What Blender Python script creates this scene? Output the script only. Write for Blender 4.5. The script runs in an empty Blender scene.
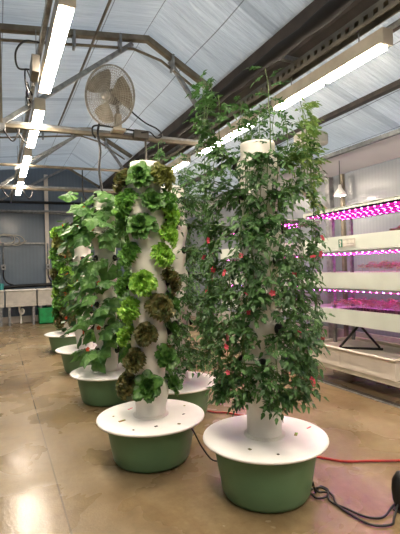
import bpy, math, random
from math import sin, cos, pi, radians, exp, sqrt, atan2
from mathutils import Vector, Matrix

S = bpy.context.scene
COL = S.collection

# ------------------------------------------------------------------ camera
cam_data = bpy.data.cameras.new('camera')
cam_data.sensor_fit = 'VERTICAL'
cam_data.sensor_height = 24.0
cam_data.lens = 24.0 * 430.0 / 534.0
cam_data.clip_start = 0.05
cam = bpy.data.objects.new('camera', cam_data)
COL.objects.link(cam)
YAW, PITCH, ROLL = radians(25.278), 0.00517, radians(1.4)
rot = Matrix.Rotation(-YAW, 3, 'Z') @ Matrix.Rotation(pi / 2 + PITCH, 3, 'X') @ Matrix.Rotation(-ROLL, 3, 'Z')
cam.matrix_world = Matrix.Translation((0, 0, 1.43)) @ rot.to_4x4()
S.camera = cam

# ------------------------------------------------------------------ world and exposure
world = bpy.data.worlds.new('world')
S.world = world
world.use_nodes = True
bg = world.node_tree.nodes['Background']
bg.inputs[0].default_value = (0.84, 0.92, 1.0, 1)
bg.inputs[1].default_value = 1.35
S.view_settings.view_transform = 'Standard'
S.view_settings.look = 'None'
S.view_settings.gamma = 1
S.view_settings.use_curve_mapping = False
S.view_settings.exposure = 0.0

LAMP_POWER = 122.0      # strength of the white tube diffusers
LED_POWER = 1.0        # strength of the magenta grow strips


# ------------------------------------------------------------------ materials
def lin(c):
    return tuple(((v / 255.0) / 12.92 if v <= 10 else ((v / 255.0 + 0.055) / 1.055) ** 2.4) for v in c) + (1,)


class N:
    """tiny node-tree helper"""
    def __init__(s, name):
        s.m = bpy.data.materials.new(name)
        s.m.use_nodes = True
        s.t = s.m.node_tree
        s.b = s.t.nodes['Principled BSDF']
        s.out = s.t.nodes['Material Output']

    def n(s, kind, **kw):
        nd = s.t.nodes.new(kind)
        for k, v in kw.items():
            setattr(nd, k, v)
        return nd

    def l(s, a, b):
        s.t.links.new(a, b)

    def coord(s, scale=(1, 1, 1), which='Object'):
        tc = s.n('ShaderNodeTexCoord')
        mp = s.n('ShaderNodeMapping')
        mp.inputs['Scale'].default_value = scale
        s.l(tc.outputs[which], mp.inputs[0])
        return mp.outputs[0]

    def noise(s, vec, scale=5, detail=3, rough=0.5, dist=0.0):
        nd = s.n('ShaderNodeTexNoise')
        nd.inputs['Scale'].default_value = scale
        nd.inputs['Detail'].default_value = detail
        nd.inputs['Roughness'].default_value = rough
        nd.inputs['Distortion'].default_value = dist
        s.l(vec, nd.inputs['Vector'])
        return nd.outputs['Fac']

    def ramp(s, fac, stops):
        nd = s.n('ShaderNodeValToRGB')
        e = nd.color_ramp.elements
        e[0].position, e[0].color = stops[0]
        e[1].position, e[1].color = stops[-1]
        for p, c in stops[1:-1]:
            x = e.new(p)
            x.color = c
        s.l(fac, nd.inputs[0])
        return nd.outputs[0]

    def bump(s, h, strength=0.3, dist=0.02):
        nd = s.n('ShaderNodeBump')
        nd.inputs['Strength'].default_value = strength
        nd.inputs['Distance'].default_value = dist
        s.l(h, nd.inputs['Height'])
        s.l(nd.outputs[0], s.b.inputs['Normal'])
        return nd.outputs[0]


def mat(name, c1, c2=None, scale=8, rough=0.5, metal=0.0, bump=0.0, bscale=30, stretch=(1, 1, 1), trans=0.0, which='Object'):
    k = N(name)
    a, b = lin(c1), lin(c2 or tuple(max(0, v * 0.86) for v in c1))
    v = k.coord(stretch, which)
    f = k.noise(v, scale, 3)
    col = k.ramp(f, [(0.35, b), (0.65, a)])
    k.l(col, k.b.inputs['Base Color'])
    k.b.inputs['Roughness'].default_value = rough
    k.b.inputs['Metallic'].default_value = metal
    if bump:
        k.bump(k.noise(v, bscale, 4), bump, 0.01)
    if trans:
        tr = k.n('ShaderNodeBsdfTranslucent')
        mx = k.n('ShaderNodeMixShader')
        k.l(col, tr.inputs[0])
        mx.inputs[0].default_value = trans
        k.l(k.b.outputs[0], mx.inputs[1])
        k.l(tr.outputs[0], mx.inputs[2])
        k.l(mx.outputs[0], k.out.inputs[0])
    return k.m


def emit(name, color, strength):
    k = N(name)
    e = k.n('ShaderNodeEmission')
    e.inputs[0].default_value = color
    e.inputs[1].default_value = strength
    k.l(e.outputs[0], k.out.inputs[0])
    return k.m


def floor_material():
    k = N('wet_concrete')
    v = k.coord()
    big = k.noise(v, 0.9, 5, 0.6, 0.6)
    fine = k.noise(v, 14, 6, 0.7)
    stains = k.noise(k.coord((1.0, 0.35, 1)), 1.6, 5, 0.65, 1.2)
    base = k.ramp(big, [(0.28, lin((116, 101, 76))), (0.5, lin((144, 127, 98))), (0.74, lin((168, 152, 122)))])
    dark = k.ramp(stains, [(0.28, (0.60, 0.50, 0.37, 1)), (0.47, (0.88, 0.83, 0.76, 1)), (0.66, (1, 1, 1, 1))])
    spk = k.ramp(fine, [(0.3, (0.70, 0.67, 0.64, 1)), (0.62, (1, 1, 1, 1))])
    m1 = k.n('ShaderNodeMixRGB', blend_type='MULTIPLY'); m1.inputs[0].default_value = 0.9
    k.l(base, m1.inputs[1]); k.l(dark, m1.inputs[2])
    m2 = k.n('ShaderNodeMixRGB', blend_type='MULTIPLY'); m2.inputs[0].default_value = 0.8
    k.l(m1.outputs[0], m2.inputs[1]); k.l(spk, m2.inputs[2])
    # saw-cut joints in the slab, along the rows and across them
    sp = k.n('ShaderNodeSeparateXYZ'); k.l(v, sp.inputs[0])

    def joint(out, off, period, w):
        a = k.n('ShaderNodeMath', operation='SUBTRACT'); k.l(out, a.inputs[0]); a.inputs[1].default_value = off
        b = k.n('ShaderNodeMath', operation='PINGPONG'); k.l(a.outputs[0], b.inputs[0]); b.inputs[1].default_value = period / 2
        c = k.n('ShaderNodeMath', operation='LESS_THAN'); k.l(b.outputs[0], c.inputs[0]); c.inputs[1].default_value = w
        return c.outputs[0]
    j = k.n('ShaderNodeMath', operation='MAXIMUM')
    k.l(joint(sp.outputs[0], 0.34, 6.6, 0.0055), j.inputs[0]); k.l(joint(sp.outputs[1], 8.3, 9.0, 0.006), j.inputs[1])
    m3 = k.n('ShaderNodeMixRGB', blend_type='MIX'); k.l(j.outputs[0], m3.inputs[0])
    k.l(m2.outputs[0], m3.inputs[1]); m3.inputs[2].default_value = lin((92, 76, 54))
    k.l(m3.outputs[0], k.b.inputs['Base Color'])
    wet = k.noise(v, 1.3, 4, 0.55, 0.4)
    # puddles left on the slab: one between the front tank and the rack, one at the near left
    for (cx, cy, rad) in ((2.0, 1.75, 1.0), (0.15, 2.7, 0.55)):
        ds = k.n('ShaderNodeVectorMath', operation='DISTANCE'); k.l(v, ds.inputs[0]); ds.inputs[1].default_value = (cx, cy, 0)
        mr = k.n('ShaderNodeMapRange'); mr.inputs[1].default_value = rad; mr.inputs[2].default_value = 0.0; mr.inputs[3].default_value = 0.0; mr.inputs[4].default_value = 0.16
        k.l(ds.outputs['Value'], mr.inputs[0])
        ad = k.n('ShaderNodeMath', operation='ADD'); k.l(wet, ad.inputs[0]); k.l(mr.outputs[0], ad.inputs[1])
        wet = ad.outputs[0]
    r = k.ramp(wet, [(0.34, (0.48, 0.48, 0.48, 1)), (0.52, (0.28, 0.28, 0.28, 1)), (0.70, (0.09, 0.09, 0.09, 1))])
    k.l(r, k.b.inputs['Roughness'])
    k.b.inputs['Specular IOR Level'].default_value = 0.5
    hm = k.n('ShaderNodeMath', operation='ADD'); k.l(fine, hm.inputs[0]); k.l(k.noise(v, 60, 3), hm.inputs[1])
    k.bump(hm.outputs[0], 0.11, 0.01)
    return k.m


def ceiling_material(name, tint, rib_axis=1):
    k = N(name)
    v = k.coord()
    sp = k.n('ShaderNodeSeparateXYZ'); k.l(v, sp.inputs[0])
    blot = k.noise(k.coord((0.25, 1.3, 0.25)), 1.5, 4, 0.6, 0.5)
    col = k.ramp(blot, [(0.3, lin(tuple(x * 0.90 for x in tint))), (0.7, lin(tint))])
    # overlaps of the sheeting: narrow double-layer seams that run along the house
    a = k.n('ShaderNodeMath', operation='ADD'); k.l(sp.outputs[0], a.inputs[0]); a.inputs[1].default_value = 10.08
    b = k.n('ShaderNodeMath', operation='PINGPONG'); k.l(a.outputs[0], b.inputs[0]); b.inputs[1].default_value = 0.30
    c = k.n('ShaderNodeMath', operation='LESS_THAN'); k.l(b.outputs[0], c.inputs[0]); c.inputs[1].default_value = 0.006
    mx = k.n('ShaderNodeMixRGB'); k.l(c.outputs[0], mx.inputs[0]); k.l(col, mx.inputs[1]); mx.inputs[2].default_value = lin(tuple(x * 0.62 for x in tint))
    # double-layer laps across the house
    a2 = k.n('ShaderNodeMath', operation='PINGPONG'); k.l(sp.outputs[1], a2.inputs[0]); a2.inputs[1].default_value = 1.02
    c2 = k.n('ShaderNodeMath', operation='LESS_THAN'); k.l(a2.outputs[0], c2.inputs[0]); c2.inputs[1].default_value = 0.07
    mx2 = k.n('ShaderNodeMixRGB', blend_type='MULTIPLY'); k.l(c2.outputs[0], mx2.inputs[0]); k.l(mx.outputs[0], mx2.inputs[1]); mx2.inputs[2].default_value = (0.74, 0.76, 0.78, 1)
    rib_shading = k.ramp(k.noise(k.coord((0.5, 16, 0.5)), 3.0, 4, 0.7, 0.3), [(0.30, (0.74, 0.76, 0.78, 1)), (0.62, (1, 1, 1, 1))])  # sheet ribs, with wrinkle shading put into the colour as darker bands
    mx3 = k.n('ShaderNodeMixRGB', blend_type='MULTIPLY'); mx3.inputs[0].default_value = 1.0
    k.l(mx2.outputs[0], mx3.inputs[1]); k.l(rib_shading, mx3.inputs[2])
    mx2 = mx3
    k.l(mx2.outputs[0], k.b.inputs['Base Color'])
    k.b.inputs['Roughness'].default_value = 0.38
    wr = k.noise(k.coord((0.35, 3.2, 0.35)), 2.6, 5, 0.6, 1.0)
    fr = k.noise(k.coord((0.6, 24, 0.6)), 2.0, 2, 0.5)
    hm = k.n('ShaderNodeMath', operation='MULTIPLY_ADD'); k.l(fr, hm.inputs[0]); hm.inputs[1].default_value = 0.25; k.l(wr, hm.inputs[2])
    nb = k.bump(hm.outputs[0], 0.9, 0.09)
    tr = k.n('ShaderNodeBsdfTranslucent'); k.l(mx2.outputs[0], tr.inputs[0]); k.l(nb, tr.inputs[1])
    ms = k.n('ShaderNodeMixShader'); ms.inputs[0].default_value = 0.33
    k.l(k.b.outputs[0], ms.inputs[1]); k.l(tr.outputs[0], ms.inputs[2]); k.l(ms.outputs[0], k.out.inputs[0])
    return k.m


def poly_wall_material(name, tint, axis, trans, period=0.033):
    """twin-wall sheet with fine upright ribs"""
    k = N(name)
    v = k.coord()
    sp = k.n('ShaderNodeSeparateXYZ'); k.l(v, sp.inputs[0])
    a = k.n('ShaderNodeMath', operation='PINGPONG'); k.l(sp.outputs[axis], a.inputs[0]); a.inputs[1].default_value = period
    c = k.ramp(a.outputs[0], [(0.0, lin(tuple(x * 0.965 for x in tint))), (period, lin(tint))])
    big = k.ramp(k.noise(v, 0.7, 3), [(0.3, (0.85, 0.86, 0.88, 1)), (0.7, (1, 1, 1, 1))])
    m = k.n('ShaderNodeMixRGB', blend_type='MULTIPLY'); m.inputs[0].default_value = 1
    k.l(c, m.inputs[1]); k.l(big, m.inputs[2]); k.l(m.outputs[0], k.b.inputs['Base Color'])
    k.b.inputs['Roughness'].default_value = 0.22
    k.bump(k.noise(v, 1.2, 2), 0.3, 0.08)
    tr = k.n('ShaderNodeBsdfTranslucent'); k.l(m.outputs[0], tr.inputs[0])
    ms = k.n('ShaderNodeMixShader'); ms.inputs[0].default_value = trans
    k.l(k.b.outputs[0], ms.inputs[1]); k.l(tr.outputs[0], ms.inputs[2]); k.l(ms.outputs[0], k.out.inputs[0])
    return k.m


def led_material():
    """strip of magenta light with separate blue and pale diodes along its length"""
    k = N('grow_led_strip')
    v = k.coord()
    sp = k.n('ShaderNodeSeparateXYZ'); k.l(v, sp.inputs[0])
    def below(out, period, lim):
        a = k.n('ShaderNodeMath', operation='PINGPONG'); k.l(out, a.inputs[0]); a.inputs[1].default_value = period
        c = k.n('ShaderNodeMath', operation='LESS_THAN'); k.l(a.outputs[0], c.inputs[0]); c.inputs[1].default_value = lim
        return c.outputs[0]
    both = k.n('ShaderNodeMath', operation='MULTIPLY')
    k.l(below(sp.outputs[1], 0.045, 0.011), both.inputs[0]); k.l(below(sp.outputs[0], 0.06, 0.018), both.inputs[1])
    kind = k.n('ShaderNodeMixRGB'); k.l(below(sp.outputs[1], 0.135, 0.045), kind.inputs[0])
    kind.inputs[1].default_value = (60.0, 4.0, 30.0, 1); kind.inputs[2].default_value = (22.0, 8.0, 64.0, 1)
    mx = k.n('ShaderNodeMixRGB'); k.l(both.outputs[0], mx.inputs[0])
    mx.inputs[1].default_value = (0.85, 0.03, 0.42, 1); k.l(kind.outputs[0], mx.inputs[2])
    e = k.n('ShaderNodeEmission'); k.l(mx.outputs[0], e.inputs[0]); e.inputs[1].default_value = LED_POWER
    k.l(e.outputs[0], k.out.inputs[0])
    return k.m


M = dict(
    floor=floor_material(),
    roof=ceiling_material('roof_sheeting', (226, 234, 240)),
    fascia=mat('smooth_eave_sheet', (226, 222, 222), (212, 208, 208), 1.2, 0.45, trans=0.25),
    back=poly_wall_material('back_polycarbonate', (118, 132, 146), 0, 0.10, 0.05),
    side=poly_wall_material('side_polycarbonate', (160, 166, 172), 1, 0.20),
    steel=mat('galvanised_steel', (150, 152, 152), (118, 120, 122), 14, 0.42, 0.55),
    tan_steel=mat('aged_tan_steel', (132, 124, 108), (104, 96, 82), 6, 0.5, 0.4),
    dark_steel=mat('dark_steel', (74, 66, 60), (52, 47, 44), 9, 0.5, 0.4),
    black=mat('black_rubber', (22, 22, 24), (12, 12, 14), 20, 0.55),
    gutter=mat('brown_gutter', (72, 64, 60), (50, 45, 43), 3, 0.8),
    cloth=mat('black_shade_cloth', (18, 17, 18), (10, 10, 11), 6, 0.95),
    shell=mat('beige_lamp_housing', (196, 186, 168), (176, 166, 148), 5, 0.45),
    box=mat('grey_box', (120, 116, 108), None, 9, 0.5),
    lamp=emit('lit_diffuser', (1.0, 0.85, 0.68, 1), LAMP_POWER),
    led=led_material(),
    white=mat('white_lid_plastic', (247, 245, 241), (238, 235, 230), 5, 0.36, 0, 0.05, 20),
    tube=mat('cream_tower_plastic', (242, 238, 230), (230, 224, 214), 3, 0.42),
    green=mat('sage_green_plastic', (104, 142, 104), (94, 130, 94), 3, 0.42, 0, 0.04, 30),
    cup=mat('black_net_cup', (30, 28, 24), (18, 16, 14), 20, 0.7),
    tray=mat('white_grow_tray', (208, 214, 204), (194, 200, 190), 2, 0.35, trans=0.1),
    tub=mat('white_tub_plastic', (226, 216, 204), (212, 202, 190), 4, 0.4),
    trough=mat('white_trough', (190, 186, 176), (172, 168, 160), 6, 0.5),
    crate=mat('bright_green_crate', (20, 150, 82), (14, 124, 66), 9, 0.5),
    red=mat('red_cord', (186, 44, 34), (160, 34, 28), 12, 0.45),
    orange=mat('orange_plastic', (236, 104, 30), None, 9, 0.5),
    blade=mat('beige_fan_blade', (140, 132, 116), (112, 104, 90), 9, 0.5),
    guard=mat('grey_fan_wire', (168, 164, 154), (140, 136, 128), 12, 0.45, 0.3),
    motor=mat('grey_fan_motor', (96, 92, 86), None, 9, 0.5, 0.2),
    teal=mat('teal_plastic', (52, 150, 150), None, 9, 0.5),
    sign_grey=mat('pale_grey_sign', (188, 184, 172), None, 9, 0.5),
    sign_ink=mat('sign_white_lettering', (226, 222, 212), None, 9, 0.5),
    sign_green=mat('sign_green_panel', (44, 110, 84), None, 9, 0.5),
    scrap=mat('leaf_scrap', (120, 176, 60), (150, 60, 40), 30, 0.6),
    earth=mat('dark_growing_medium', (52, 38, 32), (34, 24, 22), 40, 0.9),
    micro=mat('microgreen_leaves', (160, 160, 104), (190, 120, 140), 22, 0.6, trans=0.3),
    stem=mat('green_stem', (92, 120, 58), (74, 98, 46), 12, 0.6),
    brown_stem=mat('reddish_stem', (104, 74, 52), None, 12, 0.6),
    tomato=mat('tomato_leaf', (80, 122, 60), (40, 76, 38), 16, 0.5, trans=0.28),
    tomato_light=mat('young_tomato_leaf', (134, 160, 84), (84, 122, 56), 16, 0.5, trans=0.3),
    vine=mat('broad_vine_leaf', (104, 150, 74), (58, 102, 50), 7, 0.45, trans=0.3),
    vine_dark=mat('dark_round_leaf', (66, 106, 56), (40, 74, 40), 7, 0.45, trans=0.25),
    bright=mat('bright_green_lettuce', (178, 224, 92), (104, 168, 52), 26, 0.45, trans=0.3),
    mid=mat('mid_green_lettuce', (132, 186, 84), (70, 126, 50), 26, 0.45, trans=0.28),
    dark=mat('dark_green_lettuce', (102, 148, 68), (52, 96, 42), 26, 0.42, trans=0.2),
    olive=mat('olive_lettuce', (128, 134, 62), (78, 86, 38), 26, 0.45, trans=0.25),
    red_leaf=mat('red_brown_lettuce', (128, 114, 66), (66, 88, 42), 34, 0.45, trans=0.2),
    coral=mat('coral_blossom', (232, 98, 116), (220, 70, 92), 20, 0.5, trans=0.3),
    flame=mat('orange_blossom', (238, 98, 40), (214, 66, 26), 20, 0.5, trans=0.3),
)


# ------------------------------------------------------------------ mesh helpers
class MB:
    def __init__(s):
        s.v, s.f = [], []

    def add(s, vs, fs):
        o = len(s.v)
        s.v.extend([tuple(p) for p in vs])
        s.f.extend([tuple(i + o for i in f) for f in fs])
        return s

    def box(s, c, d, rot=None):
        x, y, z = d[0] / 2, d[1] / 2, d[2] / 2
        vs = [Vector((a * x, b * y, e * z)) for a in (-1, 1) for b in (-1, 1) for e in (-1, 1)]
        if rot is not None:
            vs = [rot @ p for p in vs]
        c = Vector(c)
        return s.add([p + c for p in vs], [(0, 1, 3, 2), (4, 6, 7, 5), (0, 4, 5, 1), (2, 3, 7, 6), (0, 2, 6, 4), (1, 5, 7, 3)])

    def beam(s, a, b, w, h):
        """rectangular bar from a to b, w across and h deep"""
        a, b = Vector(a), Vector(b)
        d = (b - a)
        L = d.length
        d.normalize()
        up = Vector((0, 0, 1)) if abs(d.z) < 0.95 else Vector((1, 0, 0))
        x = d.cross(up).normalized()
        z = x.cross(d)
        R = Matrix((x, d, z)).transposed()
        return s.box((a + b) / 2, (w, L, h), R)

    def tube(s, pts, r, n=8, cap=True, radii=None):
        pts = [Vector(p) for p in pts]
        rings = []
        prev = None
        for i, p in enumerate(pts):
            t = (pts[min(i + 1, len(pts) - 1)] - pts[max(i - 1, 0)])
            if t.length < 1e-9:
                t = Vector((0, 0, 1))
            t.normalize()
            ref = prev if prev is not None else (Vector((0, 0, 1)) if abs(t.z) < 0.9 else Vector((1, 0, 0)))
            x = (ref - t * ref.dot(t))
            if x.length < 1e-6:
                x = t.orthogonal()
            x.normalize()
            prev = x
            y = t.cross(x)
            rr = radii[i] if radii else r
            rings.append([p + (x * cos(2 * pi * k / n) + y * sin(2 * pi * k / n)) * rr for k in range(n)])
        vs = [q for ring in rings for q in ring]
        fs = []
        for i in range(len(rings) - 1):
            for k in range(n):
                a, b = i * n + k, i * n + (k + 1) % n
                fs.append((a, b, b + n, a + n))
        if cap:
            fs.append(tuple(range(n))[::-1])
            fs.append(tuple((len(rings) - 1) * n + k for k in range(n)))
        return s.add(vs, fs)

    def lathe(s, prof, n=40, c=(0, 0, 0), axis=None):
        """prof: list of (radius, height); closed by caps where radius is 0"""
        c = Vector(c)
        R = axis if axis is not None else Matrix.Identity(3)
        vs, fs, rows = [], [], []
        for r, z in prof:
            if r < 1e-6:
                rows.append([len(vs)])
                vs.append(c + R @ Vector((0, 0, z)))
            else:
                rows.append(list(range(len(vs), len(vs) + n)))
                vs.extend([c + R @ Vector((r * cos(2 * pi * k / n), r * sin(2 * pi * k / n), z)) for k in range(n)])
        for a, b in zip(rows, rows[1:]):
            for k in range(n):
                k2 = (k + 1) % n
                if len(a) == 1 and len(b) > 1:
                    fs.append((a[0], b[k2], b[k]))
                elif len(b) == 1 and len(a) > 1:
                    fs.append((a[k], a[k2], b[0]))
                elif len(a) > 1:
                    fs.append((a[k], a[k2], b[k2], b[k]))
        return s.add(vs, fs)

    def build(s, name, material, parent=None, smooth=False, bevel=0.0):
        me = bpy.data.meshes.new(name)
        me.from_pydata(s.v, [], s.f)
        me.materials.append(material)
        if smooth:
            me.polygons.foreach_set('use_smooth', [True] * len(me.polygons))
        me.update()
        o = bpy.data.objects.new(name, me)
        COL.objects.link(o)
        if parent is not None:
            o.parent = parent
        if bevel:
            b = o.modifiers.new('bevel', 'BEVEL')
            b.width = bevel
            b.segments = 2
            b.limit_method = 'ANGLE'
        return o


def smooth_by_angle(o, ang=40):
    """smooth the faces, keep edges sharper than ang"""
    me = o.data
    me.polygons.foreach_set('use_smooth', [True] * len(me.polygons))
    me.set_sharp_from_angle(angle=radians(ang))
    return o


def spline(pts, per=8):
    """Catmull-Rom through the points"""
    P = [Vector(p) for p in pts]
    P = [P[0] * 2 - P[1]] + P + [P[-1] * 2 - P[-2]]
    out = []
    for i in range(1, len(P) - 2):
        a, b, c, d = P[i - 1:i + 3]
        for k in range(per):
            t = k / per
            out.append(0.5 * ((2 * b) + (c - a) * t + (2 * a - 5 * b + 4 * c - d) * t * t + (3 * b - a - 3 * c + d) * t ** 3))
    out.append(P[-2])
    return out


def tag(o, label, cat, group=None, kind=None):
    o['label'] = label
    o['category'] = cat
    if group:
        o['group'] = group
    if kind:
        o['kind'] = kind
    return o


def thing(name, label, cat, loc=(0, 0, 0), rz=0, group=None):
    o = bpy.data.objects.new(name, None)
    o.empty_display_size = 0.1
    COL.objects.link(o)
    o.location = loc
    o.rotation_euler = (0, 0, rz)
    return tag(o, label, cat, group)


def copy_tree(o, parent=None):
    c = o.copy()
    COL.objects.link(c)
    c.parent = parent
    for ch in list(o.children):
        copy_tree(ch, c)
    return c


def struct(name, mb, m, **kw):
    o = mb.build(name, m, **kw)
    o['kind'] = 'structure'
    return o


# ------------------------------------------------------------------ the setting
X0, X1 = -3.9, 5.5          # left and right walls
Y0, Y1 = -3.2, 13.8         # wall behind the camera and back wall
RX, RZ = 1.95, 4.72         # ridge
GX, GZ = 3.02, 4.13         # where the sheeting meets the gutter
EX, EZ = 5.5, 3.04          # eave at the right wall
LZ = 3.95                   # left end of the sheeting


def slab(mb, a, b, z_off=0.03):
    """sloping sheet between two long edges a=(x,z) and b=(x,z), gridded so it can be uneven"""
    ny, nx = 60, 12
    vs, fs = [], []
    for s in (0, z_off):
        for i in range(ny + 1):
            for j in range(nx + 1):
                t = j / nx
                y = Y0 + (Y1 - Y0) * i / ny
                sag = -0.035 * sin(pi * t) * (0.6 + 0.4 * sin(y * 3.1))
                vs.append((a[0] + (b[0] - a[0]) * t, y, a[1] + (b[1] - a[1]) * t + s + sag))
    w = nx + 1
    off = (ny + 1) * w
    for i in range(ny):
        for j in range(nx):
            q = i * w + j
            fs.append((q, q + w, q + w + 1, q + 1))
            fs.append((off + q, off + q + 1, off + q + w + 1, off + q + w))
    return mb.add(vs, fs[0::2])


struct('floor', MB().box(((X0 + X1) / 2, (Y0 + Y1) / 2, -0.06), (X1 - X0 + .3, Y1 - Y0 + .3, 0.12)), M['floor'])
c_ = struct('ceiling', MB(), M['roof'])
bpy.data.objects.remove(c_)
cm = MB()
slab(cm, (X0, LZ), (RX, RZ))
slab(cm, (RX, RZ), (GX, GZ))
slab(cm, (3.30, 3.84), (4.95, 3.27))
struct('ceiling', cm, M['roof'])
fm = MB()
fm.box(((4.95 + EX) / 2, (Y0 + Y1) / 2, 3.145), (0.58, Y1 - Y0, 0.012), Matrix.Rotation(0.37, 3, 'Y'))
struct('trim_1', fm, M['fascia'])
struct('wall_right', MB().box((X1 + 0.05, (Y0 + Y1) / 2, 1.55), (0.06, Y1 - Y0, 3.1)), M['side'])
struct('wall_left', MB().box((X0 - 0.05, (Y0 + Y1) / 2, 2.0), (0.06, Y1 - Y0, 4.0)), M['back'])
struct('wall_back', MB().box(((X0 + X1) / 2, Y1 + 0.05, 2.4), (X1 - X0 + .1, 0.06, 4.8)), M['back'])
struct('wall_front', MB().box(((X0 + X1) / 2, Y0 - 0.05, 2.4), (X1 - X0 + .1, 0.06, 4.8)), M['back'])
# rails on the back wall and the low ledge at its foot
struct('trim_2', MB().beam((X0, 13.73, 3.29), (5.45, 13.73, 3.22), 0.05, 0.07), M['steel'])
struct('trim_3', MB().beam((X0, 13.74, 2.36), (5.45, 13.74, 2.30), 0.05, 0.05), M['steel'])
struct('baseboard_back', MB().box(((X0 + X1) / 2, 13.72, 0.09), (X1 - X0, 0.08, 0.18)), M['tub'])
struct('baseboard_right', MB().box((5.44, (Y0 + Y1) / 2, 0.16), (0.07, Y1 - Y0 - 0.1, 0.32)), M['trough'])
# slot drain in the floor along the front of the rack
struct('trim_4', MB().box((3.60, 3.6, 0.004), (0.03, 4.6, 0.008)), M['steel'])
struct('trim_5', MB().box((3.66, 3.6, 0.003), (0.05, 4.6, 0.006)), M['dark_steel'])

# gutter between the two roofs, with the dark channel under it
g = MB()
g.add([(2.98, y, 4.20) for y in (Y0, Y1)] + [(3.00, y, 3.92) for y in (Y0, Y1)] + [(3.06, y, 3.84) for y in (Y0, Y1)] +
      [(3.34, y, 3.80) for y in (Y0, Y1)] + [(3.34, y, 3.90) for y in (Y0, Y1)],
      [(0, 1, 3, 2), (2, 3, 5, 4), (4, 5, 7, 6), (6, 7, 9, 8), (8, 9, 1, 0), (0, 2, 4, 6, 8), (9, 7, 5, 3, 1)])
go = g.build('roof_gutter', M['gutter'])
tag(go, 'long dark brown gutter running between the two roof slopes above the right row of lamps', 'gutter')


# perforated steel channel under the gutter
def perforated():
    root = thing('perforated_channel', 'long steel channel with square punched holes carrying the right-hand row of lamps', 'channel', (3.05, 0, 3.62))
    m = MB()
    ya, yb = Y0 + .1, Y1 - .1
    m.box((0, (ya + yb) / 2, 0.065), (0.10, yb - ya, 0.01))
    m.box((0.05, (ya + yb) / 2, 0.0), (0.008, yb - ya, 0.13))
    # front web built as two strips plus the metal between holes
    m.box((-0.05, (ya + yb) / 2, 0.045), (0.008, yb - ya, 0.04))
    m.box((-0.05, (ya + yb) / 2, -0.045), (0.008, yb - ya, 0.04))
    y = ya
    while y < yb:
        m.box((-0.05, y, 0), (0.008, 0.06, 0.052))
        y += 0.11
    m.build('channel', M['tan_steel'], root)
    for k in range(5):
        MB().box((-0.06, 1.75 + 2.1 * k, 0.11), (0.42, 0.06, 0.05)).build('cross_bracket', M['steel'], root, bevel=0.004)
    return root


perforated()
tag(MB().tube([(3.18, Y0 + .1, 3.52), (3.18, Y1 - .1, 3.52)], 0.024, 10).build('conduit_pipe', M['steel'], smooth=True), 'thin steel pipe running just right of the punched channel', 'pipe')
tag(MB().tube([(3.36, Y0 + .1, 3.60), (3.36, Y1 - .1, 3.60)], 0.024, 10).build('conduit_pipe', M['dark_steel'], smooth=True), 'thin dark pipe further right above the right row of lamps', 'pipe')
# sagging rolled dark curtain hung along the gutter
pts = []
for i in range(61):
    y = 1.2 + i * 0.2
    pts.append((2.64 + 0.02 * sin(y * 2), y, 3.66 - 0.05 * abs(sin(y * 0.75))))
tag(MB().tube(pts, 0.065, 12, radii=[0.065 + 0.010 * sin(i * 1.7) for i in range(61)]).build('rolled_curtain', M['cloth'], smooth=True),
    'black rolled shade cloth sagging along the left side of the gutter', 'shade cloth')

tag(MB().beam((4.15, Y0 + .1, 3.47), (4.15, Y1 - .1, 3.47), 0.09, 0.06).build('roof_purlin', M['dark_steel']), 'dark brown purlin under the right-hand roof, upper of the two', 'purlin')
tag(MB().beam((4.93, Y0 + .1, 3.22), (4.93, Y1 - .1, 3.22), 0.06, 0.06).build('roof_purlin', M['steel']), 'grey purlin at the lower edge of the right-hand roof sheeting', 'purlin')
tag(MB().tube([(1.22, Y0 + .1, 4.5), (1.22, 9.7, 4.5)], 0.018, 8).build('roof_purlin', M['tan_steel'], smooth=True), 'thin tan rod under the left roof, passing beside the fan', 'purlin')


# roof trusses
def truss(Y, words, cord, top=True):
    root = thing('roof_truss', 'galvanised roof truss ' + words, 'truss', (0, Y, 0), group='roof trusses across the greenhouse')
    a = MB()
    a.beam((X0, 0, 3.16), (2.75, 0, 3.25), 0.06, 0.05)
    a.build('bottom_chord', M['tan_steel'], root, bevel=0.006)
    MB().beam((X0, 0.05, 3.21), (2.72, 0.05, 3.30), 0.05, 0.05).build('bottom_chord', M['steel'], root, bevel=0.006)
    MB().beam((X0, 0, 3.86), (RX, 0, 4.63), 0.09, 0.075).build('rafter', M['tan_steel'], root, bevel=0.006)
    MB().beam((RX - .02, 0, 4.64), (2.90, 0, 4.10), 0.09, 0.075).build('rafter', M['tan_steel'], root, bevel=0.006)
    MB().tube([(X0, 0.02, 3.72), (1.2, 0.02, 4.40), (1.75, 0.02, 4.47), (2.15, 0.02, 4.38), (2.74, 0.02, 4.03)], 0.019, 8).build('lower_tube', M['tan_steel'], root, smooth=True)
    MB().beam((1.74, 0.03, 4.54), (0.02, 0.03, 3.20), 0.05, 0.06).build('brace', M['steel'], root, bevel=0.006)
    MB().beam((2.28, 0.03, 4.40), (2.72, 0.03, 3.78), 0.05, 0.06).build('brace', M['steel'], root, bevel=0.006)
    for x in (0.62, 0.95, 1.55, 2.3):
        zt = (3.86 + (x - X0) * 0.1316) if x < RX else (4.64 - (x - RX) * .57)
        MB().box((x, -0.02, zt - 0.09), (0.03, 0.13, 0.22)).build('clamp', M['steel'], root, bevel=0.004)
    return root


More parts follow.
